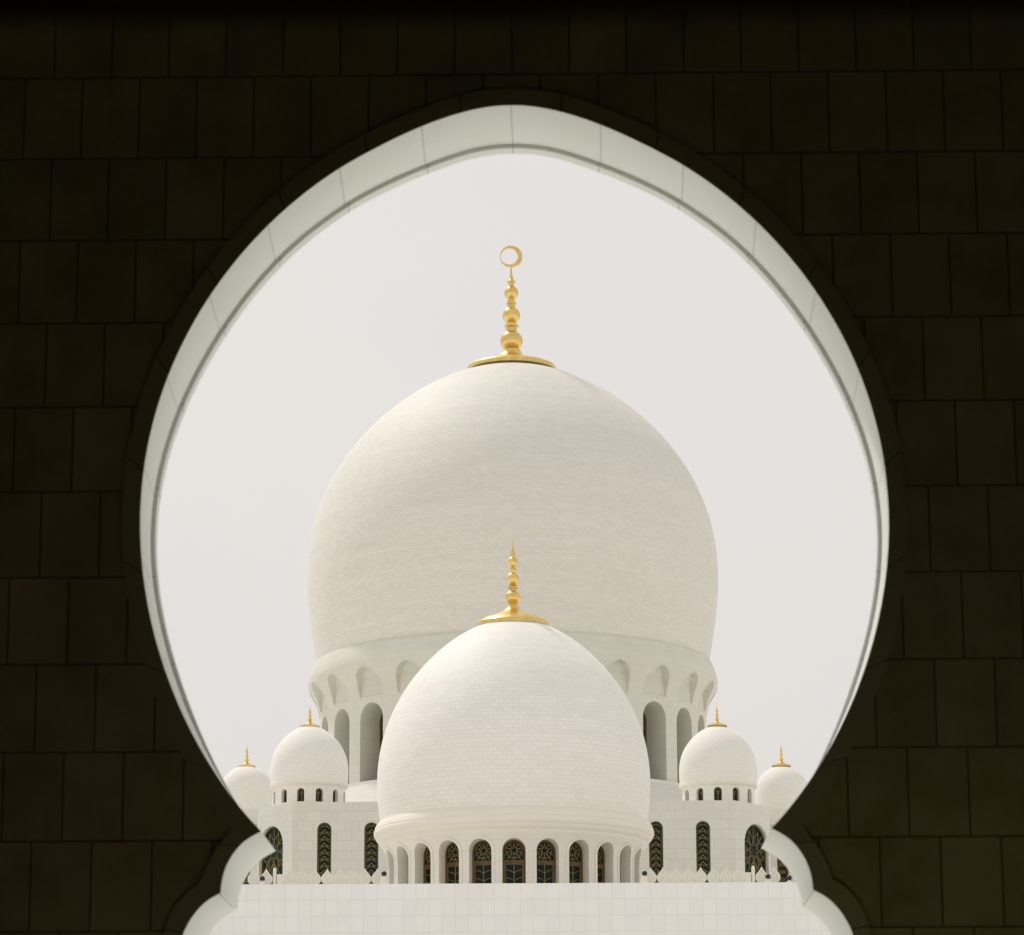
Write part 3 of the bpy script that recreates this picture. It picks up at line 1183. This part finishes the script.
# lower wings behind the chamfers
wing = MB()
YW = 8.0
zw = hz(CH, 1, 834, 208)[1]
wx0, wx1 = hz(CH, 250, 860, 208)[0], hz(CH, 330, 860, 208)[0]
wxm, whw = hz(CH, 269, 860, 208)[0], hz(CH, 5.6, 860, 208)[0]
zwt = hz(CH, 1, 848, 208)[1]
olw = round_arch(whw, z_lo + .3, zwt - whw, 12)
for s in (-1, 1):
    def trw(p, s=s): return (s * p[0], p[1] + YW, p[2])
    wallpanel(wing, wx0, wxm * 2 - wx0 + 1.0, wxm, olw, z_lo, zw, trw)
    wing.quad((s * wx0, YW, 0), (s * wx1, YW, 0), (s * wx1, YW, z_lo), (s * wx0, YW, z_lo))
    wing.quad((s * (wxm * 2 - wx0 + 1.0), YW, z_lo), (s * wx1, YW, z_lo), (s * wx1, YW, zw), (s * (wxm * 2 - wx0 + 1.0), YW, zw))
    wing.quad((s * wx0, YW, zw), (s * wx1, YW, zw), (s * wx1, 95, zw), (s * wx0, 95, zw))
    wing.quad((s * wx1, YW, 0), (s * wx1, 95, 0), (s * wx1, 95, zw), (s * wx1, YW, zw))
wing.build('wing_wall', M_WALL, hall)
ww = window('tall', whw * .985, z_lo + .3, zwt - whw, hall, wd=.05, fw=.10, glass=M_GLASSD)
for s in (-1, 1):
    o = ww if s < 0 else copy_child(ww, hall)
    o.location = (s * wxm, YW + .37, 0)

# ------------------------------------------------------------------ arcade front wall and parapet of merlons
fa = MB()
zf = hz(514, 1, 883.3, 150)[1]
XF = at(514, 900, 150).x
for x0, x1 in ((-40, 40),):
    fa.box(x0, x1, 0, 1.0, 0, zf - .745, skip='t')
arc = empty('courtyard_facade', (XF, 150, 0))
tag(arc, 'plain white marble panelled wall across the foot of the picture, below the domes', 'wall')
fa.build('wall', M_FACADE, arc)
cp = MB()
cp.box(-40, 40, -.004, 1.04, zf - .745, zf)
cp.build('coping', M_FACADE, arc)

YP = 158.0
CP = 514.0
PX = at(CP, 880, YP).x
zp = hz(CP, 1, 884.5, YP)[1]
par = empty('merlon_parapet', (PX, YP, zp))
tag(par, 'row of pale pointed marble merlons along the roof edge above the plain wall', 'parapet')
pb = MB()
k12 = hz(CP, 12.55, 880, YP)[0]
sc_ = k12 / 12.55
for x0, x1 in ((-300, -121), (121, 300)):
    pb = MB()
    pb.box(x0 * sc_, x1 * sc_, 0, .35, -3.2, 0)
    pb.build('parapet_base', M_PLAIN, par)
prof = [(3.3, 0), (3.7, .8), (3.2, 1.7), (4.9, 2.6), (5.9, 4.4), (6.12, 6.2), (6.05, 8.0), (5.3, 9.6), (4.0, 11.2), (2.6, 12.8), (1.3, 14.6), (.0, 17.0)]


def merlon_mesh():
    mb = MB()
    P = [(x * sc_, z * sc_) for x, z in prof]
    ring = P + [(-x, z) for x, z in reversed(P[:-1])]
    ring_in = [(x * .62, 1.6 * sc_ + (z) * .74) for x, z in ring]
    y0, y1 = .02, .26
    n = len(ring)
    for i in range(n):
        j = (i + 1) % n
        a, b, c, d = ring[i], ring[j], ring_in[j], ring_in[i]
        mb.quad((a[0], y0, a[1]), (b[0], y0, b[1]), (c[0], y0, c[1]), (d[0], y0, d[1]))
        mb.quad((d[0], y0, d[1]), (c[0], y0, c[1]), (c[0], y0 + .05, c[1]), (d[0], y0 + .05, d[1]))
        mb.quad((a[0], y0, a[1]), (b[0], y0, b[1]), (b[0], y1, b[1]), (a[0], y1, a[1]))
    mb.add([(x, y0 + .05, z) for x, z in ring_in], [list(range(n))])
    mb.add([(x, y1, z) for x, z in ring], [list(range(n))])
    # small carved lozenge in the middle
    q = 1.5 * sc_
    cz = 6.0 * sc_
    mb.add([(q, y0 + .05, cz), (0, y0 + .05, cz + q * 1.6), (-q, y0 + .05, cz), (0, y0 + .05, cz - q * 1.6), (0, y0 - .01, cz)],
           [[0, 1, 4], [1, 2, 4], [2, 3, 4], [3, 0, 4]])
    return mb


proto = None
sites = []
for s in (-1, 1):
    sites += [s * (136.6 + 12.55 * i) for i in range(8)] + [s * o for o in (247.8, 260.4, 286, 298.5)]
# the two corner piers interrupt the row
for x in sites:
    if proto is None:
        proto = merlon_mesh().build('merlon', M_PLAIN, par)
        o = proto
    else:
        o = proto.copy()
        COL.objects.link(o)
        o.parent = par
    o.location = (x * sc_, 0, 0)
for s in (-1, 1):
    mb = MB()
    mb.box(min(s * 230.4, s * 237.4) * sc_, max(s * 230.4, s * 237.4) * sc_, 0.0, .4, 0, 11.2 * sc_)
    c = s * 239.6
    mb.box((c - 1.5) * sc_, (c + 1.5) * sc_, .0, .35, 0, 16.5 * sc_)
    mb.add([((c - 1.5) * sc_, 0, 16.5 * sc_), ((c + 1.5) * sc_, 0, 16.5 * sc_), ((c + 1.5) * sc_, .35, 16.5 * sc_), ((c - 1.5) * sc_, .35, 16.5 * sc_), (c * sc_, .17, 18.4 * sc_)],
           [[0, 1, 4], [1, 2, 4], [2, 3, 4], [3, 0, 4]])
    mb.build('corner_pier', M_PLAIN, par)

# globe lamps standing just in front of the merlons
lamps = [(262.3, 878.6, 'leftmost round dark globe lamp, inside the left foot of the archway'),
         (384.0, 873.8, 'round dark globe lamp at the left foot of the front dome drum'),
         (644.6, 873.4, 'round dark globe lamp at the right foot of the front dome drum'),
         (768.0, 876.6, 'round dark globe lamp between the two rightmost arched windows'),
         (789.2, 878.0, 'rightmost round dark globe lamp, close to the right foot of the archway')]
protoL = None
for px, py, lab in lamps:
    p = at(px, py, YP - .45)
    rad = 2.75 * sc_
    if protoL is None:
        protoL = empty('globe_lamp', p)
        mb = MB(); mb.lathe(ball(0, rad, 12, 0, 180), 20)
        mb.build('globe', M_GLOBE, protoL, smooth=60)
        mb = MB(); mb.lathe([(0, -rad * .85), (rad * .55, -rad * .85), (rad * .5, -rad * 1.2), (rad * 1.1, -rad * 1.35), (rad * 1.2, -rad * 1.9), (rad * 1.2, -rad * 2.6), (rad * 1.4, -rad * 2.7), (rad * 1.4, -1.2), (0, -1.2)], 16)
        mb.build('pedestal', M_PLAIN, protoL, smooth=30)
        o = protoL
    else:
        o = copy_thing(protoL, p)
    tag(o, lab, 'globe lamp', 'globe lamps along the roof parapet')
# the flat roof that carries parapet, lamps and the front pavilion
rb = MB()
rb.box(-40, 40, 1.0, 40, -1.2 + zp - 2.0, zp - 1.7)
rb.build('roof', M_WALL, arc)
